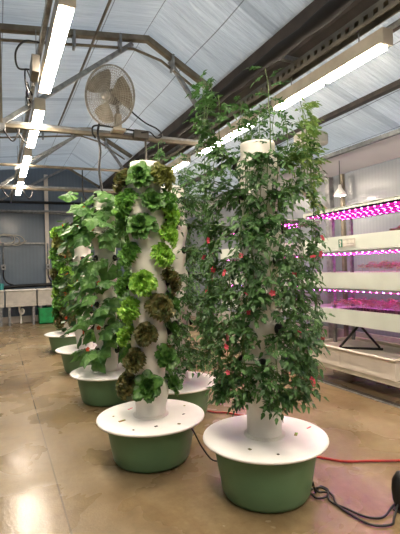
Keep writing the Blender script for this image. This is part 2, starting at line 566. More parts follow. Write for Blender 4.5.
truss(5.65, 'nearest the camera, the one that carries the fan', None)
truss(9.75, 'second from the camera, above the far towers', None)
t3 = thing('tie_tube', 'single thin tan cross tube between the two nearest trusses', 'tube', (0, 7.8, 0))
MB().tube([(X0, 0, 3.16), (2.74, 0, 3.30)], 0.024, 8).build('tube', M['tan_steel'], t3, smooth=True)
MB().beam((1.25, 0, 3.80), (0.30, 0, 3.18), 0.035, 0.045).build('brace', M['steel'], t3)
t4 = thing('gable_truss', 'end truss against the back wall with its peak under the ridge', 'truss', (0, 13.6, 0))
MB().beam((2.0, 0, 4.64), (-0.4, 0, 3.26), 0.05, 0.06).build('brace', M['steel'], t4)
MB().beam((2.0, 0, 4.64), (2.95, 0, 4.12), 0.05, 0.06).build('rafter', M['tan_steel'], t4)
MB().beam((-3.9, 0, 3.20), (2.95, 0, 3.30), 0.05, 0.05).build('bottom_chord', M['steel'], t4)
MB().tube([(-3.9, 0, 3.46), (2.95, 0, 3.56)], 0.04, 8).build('pipe', M['black'], t4, smooth=True)

# posts
pl = thing('steel_post', 'tan steel hanger post at the left edge, from the nearest truss up to the roof', 'post', (0.060, 5.65, 3.18))
MB().box((0, 0, 0.62), (0.075, 0.075, 1.24)).build('shaft', M['tan_steel'], pl, bevel=0.005)
MB().box((0, 0, 0.0), (0.13, 0.10, 0.10)).build('saddle', M['steel'], pl, bevel=0.006)
pr = thing('steel_post', 'broad grey steel post standing behind the lit grow rack', 'post', (5.36, 5.9, 0))
MB().box((0, 0, 1.5), (0.11, 0.11, 3.0)).build('shaft', M['steel'], pr, bevel=0.006)
MB().box((0.02, -0.30, 1.5), (0.06, 0.06, 3.0)).build('side_stud', M['tan_steel'], pr, bevel=0.004)
MB().beam((-0.42, 0.30, 2.80), (-0.04, 0.02, 2.42), 0.05, 0.06).build('knee_brace', M['tan_steel'], pr)
MB().box((0, 0, 0.01), (0.2, 0.2, 0.02)).build('base_plate', M['steel'], pr)
pr2 = thing('steel_post', 'grey steel post on the side wall seen between the two tomato towers', 'post', (5.38, 10.6, 0))
MB().box((0, 0, 1.5), (0.12, 0.12, 3.0)).build('shaft', M['steel'], pr2, bevel=0.006)
MB().box((0, 0, 0.01), (0.2, 0.2, 0.02)).build('base_plate', M['steel'], pr2)
pb = thing('wall_stud', 'pale upright stud on the back wall left of the tall red lettuce tower', 'post', (1.39, 13.71, 0))
MB().box((0, 0, 2.2), (0.11, 0.07, 4.4)).build('shaft', M['tub'], pb, bevel=0.004)

# ------------------------------------------------------------------ lamps
def lamp_fixture(X, Y, label, group, hang):
    root = thing('tube_lamp', label, 'lamp', (X, Y, 3.30), group=group)
    MB().box((0, 0.80, 0.085), (0.115, 1.60, 0.13)).build('housing', M['shell'], root, bevel=0.008)
    for k in range(2):
        MB().box((0, 0.400 + 0.80 * k, 0.008), (0.10, 0.735, 0.03)).build('diffuser', M['lamp'], root, bevel=0.006)
    MB().box((0, -0.012, 0.075), (0.12, 0.024, 0.14)).build('end_cap', M['shell'], root, bevel=0.005)
    MB().box((0, 1.612, 0.075), (0.12, 0.024, 0.14)).build('end_cap', M['shell'], root, bevel=0.005)
    for y in (0.3, 1.3):
        MB().tube([(0, y, 0.14), (0, y, hang - 3.30)], 0.006, 6).build('hanger', M['steel'], root)
    return root


ords = ['nearest', 'second nearest', 'third from the camera', 'farthest']
for k in range(4):
    lamp_fixture(0.485, 3.12 + 2.13 * k, f'lit white tube lamp, {ords[k]} in the left overhead row', 'tube lamps in the left overhead row', 4.40 if k % 2 else 4.38)
for k in range(4):
    lamp_fixture(3.05, 2.62 + 2.13 * k, f'lit white tube lamp, {ords[k]} in the right overhead row under the gutter', 'tube lamps in the right overhead row', 3.56)
# unseen lamps added past the camera to light the tower fronts, continuing both rows
lamp_fixture(0.485, 0.99, 'unseen lit tube lamp added to continue the left row directly over the camera', 'tube lamps in the left overhead row', 4.38)
lamp_fixture(3.05, 0.49, 'unseen lit tube lamp added to continue the right row level with the camera', 'tube lamps in the right overhead row', 3.56)
lamp_fixture(0.485, -1.14, 'unseen lit tube lamp added to continue the left row just behind the camera', 'tube lamps in the left overhead row', 4.38)
lamp_fixture(3.05, -1.64, 'unseen lit tube lamp added to continue the right row just behind the camera', 'tube lamps in the right overhead row', 3.56)
# long support rail the left lamps hang from
tag(MB().beam((0.40, Y0 + .1, 3.50), (0.40, Y1 - .2, 3.50), 0.04, 0.05).build('lamp_rail', M['steel']), 'steel rail that the left row of tube lamps hangs along', 'rail')

b = thing('junction_box', 'small grey junction box with looped black cable beside the nearest left lamp', 'junction box', (0.36, 4.30, 3.36))
MB().box((0, 0, 0), (0.07, 0.24, 0.16)).build('box', M['box'], b, bevel=0.006)
lp = [(0.02, -0.30, 0.10), (-0.10, -0.28, 0.10), (-0.17, -0.18, 0.04), (-0.15, -0.05, -0.04), (-0.05, 0.0, -0.02)]
MB().tube(spline(lp), 0.009, 7).build('cable', M['black'], b, smooth=True)
for q, (dy, r) in enumerate(((0.25, .10), (0.5, .07), (0.72, .06))):
    ring = [(0.02 - r * abs(sin(a * 0.5)), dy + 0.12 * cos(a), -0.02 + r * sin(a)) for a in [i * pi / 8 for i in range(14)]]
    MB().tube(ring, 0.008, 6).build('cable', M['black'], b, smooth=True)
for i, (x, y, z, n) in enumerate(((0.18, 5.6, 3.16, 5), (0.34, 5.6, 3.14, 5), (0.22, 9.7, 3.16, 4), (0.62, 9.7, 3.14, 4))):
    where = 'nearest' if y < 6 else 'second'
    side = ('left' if i % 2 == 0 else 'right')
    y += 0.05
    lp = [(x - .10, y, z + .06), (x - .06, y - .06, z - .04), (x + .02, y - .06, z - .14), (x + .08, y - .06, z - .05), (x + .10, y, z + .06)]
    tag(MB().tube(spline(lp), 0.010, 6).build('cable_loop', M['black'], smooth=True), f'black cable looped over the {where} truss chord, {side} of the pair beside the lamps', 'cable')

# ------------------------------------------------------------------ fan
fan = thing('wall_fan', 'round caged industrial fan bolted on the roof truss', 'fan', (1.40, 5.62, 3.28))
fc = Vector((-0.05, -0.16, 0.40))
ax = Vector((-0.74, -0.63, -0.24)).normalized()
xx = Vector((0, 0, 1)).cross(ax).normalized()
yy = ax.cross(xx)
FR = Matrix((xx, yy, ax)).transposed()
FRAD = 0.37


def fpt(r, a, d):
    return fc + FR @ Vector((r * cos(a), r * sin(a), d))


def dome(r):
    return 0.10 * (1 - (r / FRAD) ** 2.4)


for sgn, nm in ((1, 'front_guard'), (-1, 'rear_guard')):
    m = MB()
    for q in range(1, 14):
        r = FRAD * q / 13
        m.tube([fpt(r, 2 * pi * i / 40, sgn * (dome(r) + .012)) for i in range(41)], 0.0024 if q < 13 else 0.009, 5, cap=False)
    for i in range(64):
        a = 2 * pi * i / 64
        m.tube([fpt(r, a + 0.25 * (1 - r / FRAD), sgn * (dome(r) + .012)) for r in (0.05, 0.12, 0.2, 0.28, 0.34, FRAD)], 0.0021, 4, cap=False)
    m.build(nm, M['guard'], fan, smooth=True)
m = MB()
for kb in range(3):
    vs, fs = [], []
    nr, na = 7, 7
    for s_ in (0.0, 0.004):
        for i in range(nr):
            r = 0.06 + 0.27 * i / (nr - 1)
            wdt = 0.55 + 0.32 * sin(pi * i / (nr - 1) * 0.75)
            for j in range(na):
                a = kb * 2 * pi / 3 + (j / (na - 1) - 0.5) * 2 * wdt * 0.8
                vs.append(fpt(r, a, 0.045 * sin((j / (na - 1) - 0.5) * pi) + s_))
    o_ = nr * na
    for i in range(nr - 1):
        for j in range(na - 1):
            p = i * na + j
            fs.append((p, p + 1, p + na + 1, p + na))
            fs.append((o_ + p, o_ + p + na, o_ + p + na + 1, o_ + p + 1))
    m.add(vs, fs)
m.build('blades', M['blade'], fan, smooth=True)
MB().lathe([(0, 0.125), (0.045, 0.12), (0.055, 0.09), (0.055, 0.05), (0, 0.05)], 20, fc, FR).build('hub_cap', M['guard'], fan, smooth=True)
MB().lathe([(0, -0.27), (0.07, -0.26), (0.095, -0.22), (0.10, -0.10), (0.09, -0.03), (0, -0.03)], 20, fc, FR).build('motor', M['motor'], fan, smooth=True)
mc = fc + FR @ Vector((0, 0, -0.18))
MB().tube([mc, mc + Vector((0, 0, -0.2)), (mc.x, mc.y, 0.08)], 0.026, 10).build('stand_pipe', M['motor'], fan, smooth=True)
MB().box((mc.x, mc.y, 0.10), (0.085, 0.085, 0.24)).build('bracket', M['shell'], fan, bevel=0.006)
MB().box((mc.x, (mc.y), 0.0), (0.16, 0.20, 0.03)).build('foot_plate', M['shell'], fan)
cp = [mc + Vector((0.05, -.05, 0.02)), mc + Vector((.16, -.05, -.16)), (mc.x + .36, -.10, .14), (mc.x + .52, -.10, .08), (mc.x + .60, -.10, .0),
      (mc.x + .52, -.10, -.05), (mc.x + .42, -.10, .02), (mc.x + .30, -.10, .0)]
MB().tube(spline(cp), 0.010, 7).build('power_cable', M['black'], fan, smooth=True)
cb = thing('junction_box', 'small dark box clipped on the truss just right of the fan', 'junction box', (1.80, 5.58, 3.27))
MB().box((0, 0, 0), (0.20, 0.08, 0.11)).build('box', M['motor'], cb, bevel=0.006)
MB().tube(spline([(-.1, -.02, .04), (-.35, -.03, .045), (-.62, -.03, .04), (-.66, -.03, -.05), (-.62, -.03, -.12)]), 0.012, 6).build('cable', M['black'], cb, smooth=True)
dc = [(1.23, 5.56, 3.34), (1.21, 5.55, 3.20), (1.24, 5.56, 3.0), (1.22, 5.56, 2.75), (1.25, 5.56, 2.45), (1.24, 5.56, 2.2)]
tag(MB().tube(spline(dc), 0.016, 7).build('hanging_cable', M['black'], smooth=True), 'black cable hanging straight down from the truss left of the fan bracket', 'cable')
tag(MB().tube([(1.86, 5.57, 3.22), (1.86, 5.57, 2.75)], 0.014, 6).build('hanging_cable', M['motor'], smooth=True), 'dark cable hanging down from the box right of the fan', 'cable')
dc = [(1.75, 9.68, 3.7), (1.76, 9.68, 3.2), (1.9, 9.68, 2.95), (2.2, 9.68, 2.8)]
tag(MB().tube(spline(dc), 0.014, 6).build('hanging_cable', M['black'], smooth=True), 'thin black cable drooping from the second truss over the vine tower', 'cable')

# pale heater box up under the right roof
h = thing('unit_heater', 'pale grey rounded box hanging under the right roof behind the tomato tower', 'heater', (4.30, 5.1, 3.36))
MB().box((0, 0, -0.02), (0.42, 0.34, 0.22)).build('casing', M['trough'], h, bevel=0.05)
for s_ in (-.12, .12):
    MB().tube([(s_, 0, 0.08), (s_, 0, 0.12)], 0.008, 6).build('hanger', M['steel'], h)
# small white cone with an emissive disc below, near the post
h = thing('hanging_cone', 'small white cone with a bright base hanging beside the post behind the rack', 'lamp', (5.15, 5.42, 2.62))
MB().lathe([(0, 0.15), (0.02, 0.15), (0.03, 0.10), (0.10, 0.0), (0.10, -0.03), (0, -0.03)], 24).build('shade', M['white'], h, smooth=True)
MB().lathe([(0, -0.028), (0.085, -0.030), (0, -0.045)], 24).build('bright_disc', M['lamp'], h, smooth=True)
MB().tube([(0, 0, 0.15), (0, 0, 0.56)], 0.006, 6).build('cord', M['black'], h)

# ------------------------------------------------------------------ hydroponic towers
def column_mesh(cups, R=0.106, z0=0.0, z1=1.78):
    """one smooth tube with a pocket swelling out under every planting hole; z from the lid up"""
    n, nz = 56, 120
    vs, fs = [], []
    for i in range(nz + 1):
        z = z0 + (z1 - z0) * i / nz
        for k in range(n):
            a = 2 * pi * k / n
            r = R
            e = 0.0
            for (ca, cz) in cups:
                dz = z - cz
                if -0.17 < dz < 0.06:
                    da = (a - ca + pi) % (2 * pi) - pi
                    if abs(da) < 1.2:
                        up = (dz + 0.17) / 0.17 if dz <= 0 else 1 - (dz / 0.06)
                        up = up * up * (3 - 2 * up)
                        e = max(e, 0.030 * up * exp(-(da / 0.50) ** 2))
            r += e
            vs.append((r * cos(a), r * sin(a), z))
    for i in range(nz):
        for k in range(n):
            a, b = i * n + k, i * n + (k + 1) % n
            fs.append((a, b, b + n, a + n))
    fs.append(tuple(range(nz * n, nz * n + n)))
    fs.append(tuple(range(n))[::-1])
    return MB().add(vs, fs)


SC = 1.075        # size of the towers against the drawing units used in their builders
DZ = -0.0995      # height of the lid against the drawing


def cup_frame(a, z, R=0.13):
    """position and outward direction of a planting hole, in tower coordinates"""
    d = Vector((cos(a) * 0.82, sin(a) * 0.82, 0.57))
    return Vector((cos(a) * R, sin(a) * R, z + DZ)), d


def tower(x, y, label, cups, lid_marks=()):
    root = thing('hydroponic_tower', label, 'tower', (x, y, 0), group='white tower gardens on green tanks')
    root.scale = (SC, SC, SC)
    prof = [(r_, z_ * (0.388 + DZ) / 0.2885) for r_, z_ in [(0, 0.0), (0.225, 0.0), (0.252, 0.010), (0.268, 0.032), (0.288, 0.13), (0.305, 0.22), (0.316, 0.274), (0.332, 0.279), (0.332, 0.2885), (0, 0.2885)]]
    smooth_by_angle(MB().lathe(prof, 64).build('tank', M['green'], root), 50)
    lid = [(0, 0.3865), (0.355, 0.3865), (0.374, 0.388), (0.380, 0.395), (0.378, 0.403), (0.365, 0.408), (0.15, 0.412), (0, 0.412)]
    lid = [(a_, b_ + DZ) for a_, b_ in lid]
    lo = smooth_by_angle(MB().lathe(lid, 72).build('lid', M['white'], root), 60)
    for (mx, my, sx, sy, rz_, mt) in lid_marks:
        MB().box((mx, my, 0.4115 + DZ), (sx, sy, 0.003), Matrix.Rotation(rz_, 3, 'Z')).build('leaf_scrap', M[mt], lo)
    c = column_mesh([(a, z - 0.41) for a, z in cups]).build('column', M['tube'], root, smooth=True)
    c.location = (0, 0, 0.41 + DZ)
    MB().lathe([(0.104, 0.41 + DZ), (0.125, 0.411 + DZ), (0.125, 0.418 + DZ), (0.105, 0.424 + DZ)], 48).build('collar', M['tube'], root, smooth=True)
    for a, z in cups:
        p, d = cup_frame(a, z, 0.128)
        rm = d.to_track_quat('Z', 'Y').to_matrix()
        MB().lathe([(0, -0.03), (0.022, -0.03), (0.030, 0.018), (0.033, 0.022), (0.026, 0.022), (0, 0.008)], 14, p, rm).build('planting_cup', M['cup'], root, smooth=True)
    return root


# --- lettuce heads
def lettuce_mesh(kind, seed, mname):
    rnd = random.Random(seed)
    m = MB()
    rows = {'curly': (5, 9, 11, 10), 'broad': (4, 6, 8, 7)}[kind]
    for ri, cnt in enumerate(rows):
        tilt = radians((76, 52, 28, 4)[ri])
        L = (0.060, 0.085, 0.102, 0.105)[ri]
        W = L * (0.78 if kind == 'curly' else 0.72)
        for q in range(cnt):
            az = 2 * pi * (q + 0.5 * ri) / cnt + rnd.uniform(-.25, .25)
            tl = tilt + rnd.uniform(-.18, .18)
            LL = L * rnd.uniform(0.85, 1.15)
            nu, nv = 6, 7
            ph = rnd.uniform(0, 6.28)
            amp = (0.020 if kind == 'curly' else 0.009)
            vs, fs = [], []
            for i in range(nu):
                t = i / (nu - 1)
                wd = W * (0.22 + 0.9 * sin(pi * min(1, t * 0.62 + 0.08)) ** 1.3) * (1 if t < .9 else .82)
                for j in range(nv):
                    s_ = j / (nv - 1) * 2 - 1
                    fr = amp * (abs(s_) ** 1.5 * 0.8 + t ** 3) * sin(ph + s_ * 7.5 + t * 9) + amp * 0.5 * rnd.uniform(-1, 1) * t
                    lx = LL * t * (1 - 0.10 * abs(s_) ** 2 * t)
                    ly = wd * s_ * 0.5
                    lz = 0.25 * LL * t * t * (-1 if ri > 1 else 1) * 0.6 + 0.28 * wd * s_ * s_ * 0.6 + fr
                    # tilt up, then spin round the head's axis
                    X = lx * cos(tl) - lz * sin(tl) + 0.008
                    Z = lx * sin(tl) + lz * cos(tl)
                    vs.append((X * cos(az) - ly * sin(az), X * sin(az) + ly * cos(az), Z))
            for i in range(nu - 1):
                for j in range(nv - 1):
                    p = i * nv + j
                    fs.append((p, p + 1, p + nv + 1, p + nv))
            m.add(vs, fs)
    m.tube([(0, 0, -0.03), (0, 0, 0.02)], 0.010, 6)
    me = bpy.data.meshes.new('lettuce_head')
    me.from_pydata(m.v, [], m.f)
    me.materials.append(M[mname])
    me.polygons.foreach_set('use_smooth', [True] * len(me.polygons))
    return me


HEADS = {}
for key, kind, mn in (('b', 'curly', 'bright'), ('g', 'curly', 'mid'), ('d', 'broad', 'dark'), ('o', 'curly', 'olive'), ('r', 'curly', 'red_leaf')):
    HEADS[key] = [lettuce_mesh(kind, 11 + i * 7 + ord(key), mn) for i in range(3)]
WORDS = {'b': 'bright green curly lettuce', 'g': 'mid green frilly lettuce', 'd': 'dark green broad-leaved lettuce',
         'o': 'olive green lettuce', 'r': 'red-brown curly lettuce'}
NTH = ['topmost', 'second from the top', 'third from the top', 'fourth from the top', 'fifth from the top', 'sixth from the top', 'seventh from the top',
       'eighth from the top', 'ninth from the top', 'tenth from the top', 'eleventh from the top', 'twelfth from the top', 'thirteenth from the top']


def put_lettuces(tx, ty, cups, where, group, seed, scale=1.0):
    """cups: (angle, z, key, side) with side left / middle / right / far as seen from the aisle"""
    rnd = random.Random(seed)
    count = {}
    for a, z, key, side in sorted(cups, key=lambda c: -c[1]):
        k = (key, side)
        count[k] = count.get(k, 0) + 1
        nth = NTH[count[k] - 1]
        p, d = cup_frame(a, z, 0.135)
        o = bpy.data.objects.new('lettuce', rnd.choice(HEADS[key]))
        COL.objects.link(o)
        d2 = (d + Vector((0, 0, rnd.uniform(-.25, .05)))).normalized()
        o.rotation_mode = 'QUATERNION'
        o.rotation_quaternion = d2.to_track_quat('Z', 'Y') @ Matrix.Rotation(rnd.uniform(0, 6.28), 3, 'Z').to_quaternion()
        o.location = Vector((tx, ty, 0)) + (p + d * 0.02) * SC
        s_ = SC * scale * rnd.uniform(0.88, 1.1)
        o.scale = (s_, s_, s_)
        tag(o, f'{WORDS[key]} on {where}, {side.replace(" side", "")}, {nth.replace("the ", "")} of its colour', 'lettuce', group)


# --- vines
def leaflet(m, base, dirv, nrm, L, W, fold=0.25, droop=0.2):
    """small pointed leaflet folded along its midrib, with a toothed outline"""
    side = dirv.cross(nrm).normalized()
    up = nrm
    tip = base + dirv * L - up * droop * L
    midp = base + dirv * L * 0.5 - up * droop * L * 0.25
    e = []
    for s_ in (-1, 1):
        e.append([base + dirv * L * .22 + side * s_ * W * .42 + up * fold * W * .4,
                  base + dirv * L * .45 + side * s_ * W * .50 + up * fold * W * .4 - up * droop * L * .2,
                  base + dirv * L * .55 + side * s_ * W * .34 - up * droop * L * .25,
                  base + dirv * L * .78 + side * s_ * W * .26 - up * droop * L * .6])
    vs = [base, midp, tip] + e[0] + e[1]
    m.add(vs, [(0, 1, 4, 3), (1, 2, 6, 5), (1, 5, 4), (0, 7, 8, 1), (1, 9, 10, 2), (1, 8, 9)])


def compound_leaf(m, base, dirv, up, L, rnd, n=3):
    side = dirv.cross(up).normalized()
    up = side.cross(dirv).normalized()
    pts = [base + dirv * L * t - up * 0.30 * L * t * t for t in (0, .33, .66, 1)]
    for a, b in zip(pts, pts[1:]):
        m.add([a + side * .0015, a - side * .0015, b - side * .001, b + side * .001], [(0, 1, 2, 3)])
    for q in range(n):
        t = 0.30 + 0.62 * q / n
        c = base + dirv * L * t - up * 0.30 * L * t * t
        for s_ in (-1, 1):
            dd = (dirv * .45 + side * s_ + up * rnd.uniform(-.5, .15)).normalized()
            leaflet(m, c, dd, (up + side * rnd.uniform(-.5, .5)).normalized(), L * rnd.uniform(.34, .50), L * rnd.uniform(.2, .28), droop=rnd.uniform(0, .5))
    leaflet(m, pts[-1], (dirv - up * .5).normalized(), up, L * .48, L * .28)


def lobed_leaf(m, base, dirv, up, L, rnd, lobes=5):
    """broad vine leaf: a cupped fan with shallow lobes and a notch at the stalk"""
    side = dirv.cross(up).normalized()
    up = side.cross(dirv).normalized()
    n = 18
    ctr = base + dirv * L * 0.30
    ring1, ring2 = [], []
    for k in range(n + 1):
        a = -pi * 0.93 + 2 * pi * 0.93 * k / n
        lob = 1 + 0.13 * cos(a * lobes) + 0.05 * cos(a * 11)
        point = 1 + 0.32 * exp(-(a / 0.35) ** 2)
        r = L * 0.52 * lob * point
        cup = -0.16 * L + 0.05 * L * sin(a * 5 + base.x * 40)
        ring2.append(ctr + (dirv * cos(a) + side * sin(a)) * r + up * cup)
        ring1.append(ctr + (dirv * cos(a) + side * sin(a)) * r * .55 + up * (-0.02 * L + 0.02 * L * cos(a * 5)))
    vs = [ctr] + ring1 + ring2
    fs = []
    for k in range(n):
        fs.append((0, 1 + k, 2 + k))
        fs.append((1 + k, 2 + n + k, 3 + n + k, 2 + k))
    m.add(vs, fs)


def round_leaf(m, base, dirv, up, L, rnd):
    side = dirv.cross(up).normalized()
    n = 10
    ctr = base + dirv * L * .45
    vs = [ctr - up * .06 * L] + [ctr + (dirv * cos(2 * pi * k / n) + side * sin(2 * pi * k / n)) * L * .5 + up * .03 * L * cos(4 * pi * k / n) for k in range(n)]
    m.add(vs, [(0, 1 + k, 1 + (k + 1) % n) for k in range(n)])


def blossom(m, c, d, r):
    x = d.orthogonal().normalized()
    y = d.cross(x)
    for k in range(5):
        a = 2 * pi * k / 5
        o = x * cos(a) + y * sin(a)
        s_ = y * cos(a) - x * sin(a)
        m.add([c, c + o * r * .7 + s_ * r * .45 + d * r * .5, c + o * r * 1.15 + d * r * .35, c + o * r * .7 - s_ * r * .45 + d * r * .5], [(0, 1, 2, 3)])


def plant(tx, ty, a, z, label, group, cat, name, style, rnd, length, lift, reach, leaf_mat, stem_mat, leafL, step, flowers=0, flower_mat='coral', branches=2, zmin=0.49):
    root = thing(name, label, cat, (tx, ty, 0), group=group)
    root.scale = (SC, SC, SC)
    st, lf, fl = MB(), MB(), MB()
    p0, d0 = cup_frame(a, z, 0.135)
    out = Vector((cos(a), sin(a), 0))
    tan = Vector((-sin(a), cos(a), 0))
    ends = []
    for bq in range(branches):
        dirv = (out * rnd.uniform(.5, 1.0) + tan * rnd.uniform(-.75, .75) + Vector((0, 0, lift + rnd.uniform(-.25, .35)))).normalized()
        p = p0.copy()
        pts = [p.copy()]
        L = length * rnd.uniform(.7, 1.15)
        steps = max(4, int(L / 0.035))
        for i in range(steps):
            f = i / steps
            pull = Vector((0, 0, (-0.10 if lift < 0.6 else -0.02)))
            dirv = (dirv + pull + Vector((rnd.uniform(-.18, .18), rnd.uniform(-.18, .18), rnd.uniform(-.14, .16)))).normalized()
            q = p + dirv * (L / steps)
            hr = sqrt(q.x * q.x + q.y * q.y)
            lim = reach
            if hr > lim:
                q.x *= lim / hr
                q.y *= lim / hr
                dirv = Vector((dirv.x * .3, dirv.y * .3, dirv.z if abs(dirv.z) > .2 else (-.6 if lift < .3 else .7))).normalized()
            if hr < 0.16:
                q.x *= 0.17 / max(hr, .01)
                q.y *= 0.17 / max(hr, .01)
            if q.z < zmin:
                q.z = zmin + rnd.uniform(0, .02)
            p = q
            pts.append(p.copy())
        st.tube(pts, 0.004, 5, radii=[0.0045 * (1 - .6 * i / len(pts)) for i in range(len(pts))])
        acc = 0
        sgn = 1
        for i in range(1, len(pts)):
            acc += (pts[i] - pts[i - 1]).length
            if acc >= step:
                acc = 0
                sgn = -sgn
                t = (pts[i] - pts[i - 1]).normalized()
                sd = t.cross(Vector((0, 0, 1)))
                if sd.length < .2:
                    sd = tan.copy()
                sd.normalize()
                ro = Vector((pts[i].x, pts[i].y, 0)).normalized()
                dd = (sd * sgn * rnd.uniform(.5, 1) + t * rnd.uniform(0, .5) + ro * rnd.uniform(.0, .8) + Vector((0, 0, rnd.uniform(-.5, .35)))).normalized()
                up = (Vector((0, 0, 1)) + ro * rnd.uniform(0, .9) + Vector((rnd.uniform(-.3, .3), rnd.uniform(-.3, .3), 0))).normalized()
                if abs(dd.dot(up)) > .9:
                    up = ro
                LL = leafL * rnd.uniform(.7, 1.2)
                if style == 'tomato':
                    compound_leaf(lf, pts[i], dd, up, LL, rnd)
                else:
                    e = pts[i] + dd * LL * .5
                    st.tube([pts[i], e], 0.0025, 4)
                    if style == 'vine':
                        lobed_leaf(lf, e, (dd - Vector((0, 0, .5))).normalized(), (up + ro * .7).normalized(), LL, rnd)
                    else:
                        round_leaf(lf, e, (dd + ro * .2).normalized(), (up + ro * .6).normalized(), LL, rnd)
        ends += pts[len(pts) // 3:]
    for q in range(flowers):
        c = rnd.choice(ends)
        ro = Vector((c.x, c.y, 0)).normalized()
        blossom(fl, c + ro * .035 + Vector((0, 0, rnd.uniform(-.02, .03))), (ro + Vector((rnd.uniform(-1, 1), rnd.uniform(-1, 1), rnd.uniform(-.3, .9)))).normalized(), rnd.uniform(.014, .024))
    st.build('stem', M[stem_mat], root, smooth=True)
    lf.build('foliage', M[leaf_mat], root)
    if flowers:
        fl.build('blossom', M[flower_mat], root)
    return root


# side of a tower as seen from the aisle: angle measured from the direction towards the camera
def toward(tx, ty):
    return atan2(-ty, -tx)


def side_word(rel):
    r = (rel + pi) % (2 * pi) - pi
    if abs(r) < radians(35):
        return 'front'
    if abs(r) > radians(120):
        return 'far right side' if r > 0 else 'far left side'
    return 'right side' if r > 0 else 'left side'


# TOWER with lettuces in front, heads placed hole by hole
BX, BY = 1.042, 3.147
base = toward(BX, BY)
heads = [(-13, 2.06, 'd'), (-84, 2.05, 'r'), (46, 2.06, 'o'), (-63, 1.88, 'g'), (16, 1.89, 'd'), (70, 1.90, 'g'), (-13, 1.72, 'd'), (-84, 1.73, 'd'),
         (88, 1.80, 'b'), (70, 1.66, 'b'), (-50, 1.53, 'g'), (42, 1.52, 'b'), (-13, 1.33, 'b'), (-88, 1.32, 'g'), (84, 1.34, 'r'), (-52, 1.15, 'b'),
         (30, 1.16, 'r'), (92, 1.16, 'd'), (-8, 0.99, 'r'), (-86, 0.96, 'b'), (90, 0.99, 'd'), (46, 0.81, 'd'), (-42, 0.80, 'r'), (-6, 0.63, 'd'),
         (-76, 0.63, 'r'), (82, 0.61, 'd'), (150, 1.9, 'd'), (-150, 1.6, 'g'), (140, 1.4, 'g'), (-140, 1.15, 'd'), (135, 0.78, 'r'), (-135, 0.8, 'd')]
cups = [(base + radians(t), z, k, side_word(radians(t))) for t, z, k in heads]
tower(BX, BY, 'hydroponic tower full of lettuces on a green tank, nearest the aisle at front left',
      [(c[0], c[1]) for c in cups],
      [(-.22, -.04, .05, .02, .3, 'scrap'), (-.10, .18, .05, .008, .6, 'coral'), (-.05, -.25, .02, .014, .2, 'earth'), (.10, -.28, .014, .02, .9, 'red_leaf'),
       (.2, -.12, .02, .01, .4, 'earth'), (-.25, .08, .012, .012, 0, 'red_leaf'), (.28, .05, .012, .01, 0, 'scrap'), (-.2, -.24, .012, .012, 0, 'earth')])
put_lettuces(BX, BY, cups, 'the front tower', 'lettuces on the front tower', 5, 0.88)

# TOWER at the far end of the left row, red and green lettuces
FX, FY = 1.147, 8.130
base = toward(FX, FY)
cups = []
rnd = random.Random(3)
for i in range(10):
    z = 0.60 + 0.165 * i
    for j in range(4):
        rel = radians(-135 + 90 * j + (45 if i % 2 else 0))
        key = rnd.choice('rrog') if z > 1.7 else rnd.choice('ggdbrd')
        if i == 9 and side_word(rel) == 'left side':
            key = 'b'
        cups.append((base + rel, z, key, side_word(rel)))
tower(FX, FY, 'tower packed with red and green lettuces on a green tank, farthest of the left row', [(c[0], c[1]) for c in cups])
put_lettuces(FX, FY, cups, 'the farthest tower', 'lettuces on the farthest tower', 8, 1.2)


def grid_cups(tx, ty, rows, z0, dz, off=0):
    base = toward(tx, ty)
    out = []
    for i in range(rows):
        for j in range(4):
            rel = radians(-135 + 90 * j + (45 if (i + off) % 2 else 0))
            out.append((base + rel, z0 + dz * i, i, side_word(rel)))
    return out


def row_word(i, n):
    return ['lowest row', 'second row up', 'third row up', 'fourth row up', 'fifth row up', 'sixth row up', 'seventh row up', 'eighth row up', 'top row'][i if i < n - 1 else 8]


# TOWER of tomatoes at front right
AX, AY = 1.524, 2.322
SC, DZ = 1.04, -0.055
cups = grid_cups(AX, AY, 8, 0.66, 0.20)
tower(AX, AY, 'hydroponic tower hidden in tomato vines on a green tank, front right and nearest the camera', [(c[0], c[1]) for c in cups],
      [(.16, -.1, .05, .018, .8, 'scrap'), (-.2, -.15, .014, .02, .2, 'red_leaf'), (.3, -.05, .04, .008, .3, 'coral'), (-.1, -.28, .012, .012, 0, 'earth')])
rnd = random.Random(21)
for a, z, i, side in cups:
    top = i >= 7
    nfl = {'left side': 4, 'right side': 2, 'front': 1}.get(side, 0) if 1 < i < 6 else 0
    plant(AX, AY, a, z, f'tomato vine growing from the {row_word(i, 8)}, {side} of the front right tower', 'tomato vines on the front right tower',
          'vine', 'tomato_vine', 'tomato', rnd, (0.52 if i > 0 else 0.26) if not top else 0.60, (1.3 if side == 'left side' else 0.05 if side == 'front' else 0.55) if top else (0.45 if i == 6 else 0.12 if i > 1 else 0.1),
          (0.22 if side == 'front' and top else 0.33) if i > 1 else 0.27, 'tomato_light' if (top and side == 'right side') else 'tomato', 'stem', 0.085, 0.024, nfl, 'coral', 7 if top else 6 if (side == 'front' and i > 4) else 4, 0.63)

SC, DZ = 1.075, -0.0995
# TOWER of tomatoes behind, right row
DX, DY = 1.590, 3.970
cups = grid_cups(DX, DY, 7, 0.72, 0.22)
tower(DX, DY, 'hydroponic tower with fine-leaved tomato vines on a green tank, behind the front lettuce tower', [(c[0], c[1]) for c in cups])
rnd = random.Random(31)
for a, z, i, side in cups:
    plant(DX, DY, a, z, f'tomato vine growing from the {row_word(i, 7)}, {side} of the second right-row tower', 'tomato vines on the second right-row tower',
          'vine', 'tomato_vine', 'tomato', rnd, 0.55, 0.5 if i > 4 else 0.0, 0.34, 'tomato', 'stem', 0.09, 0.032, 0, 'coral', 4)

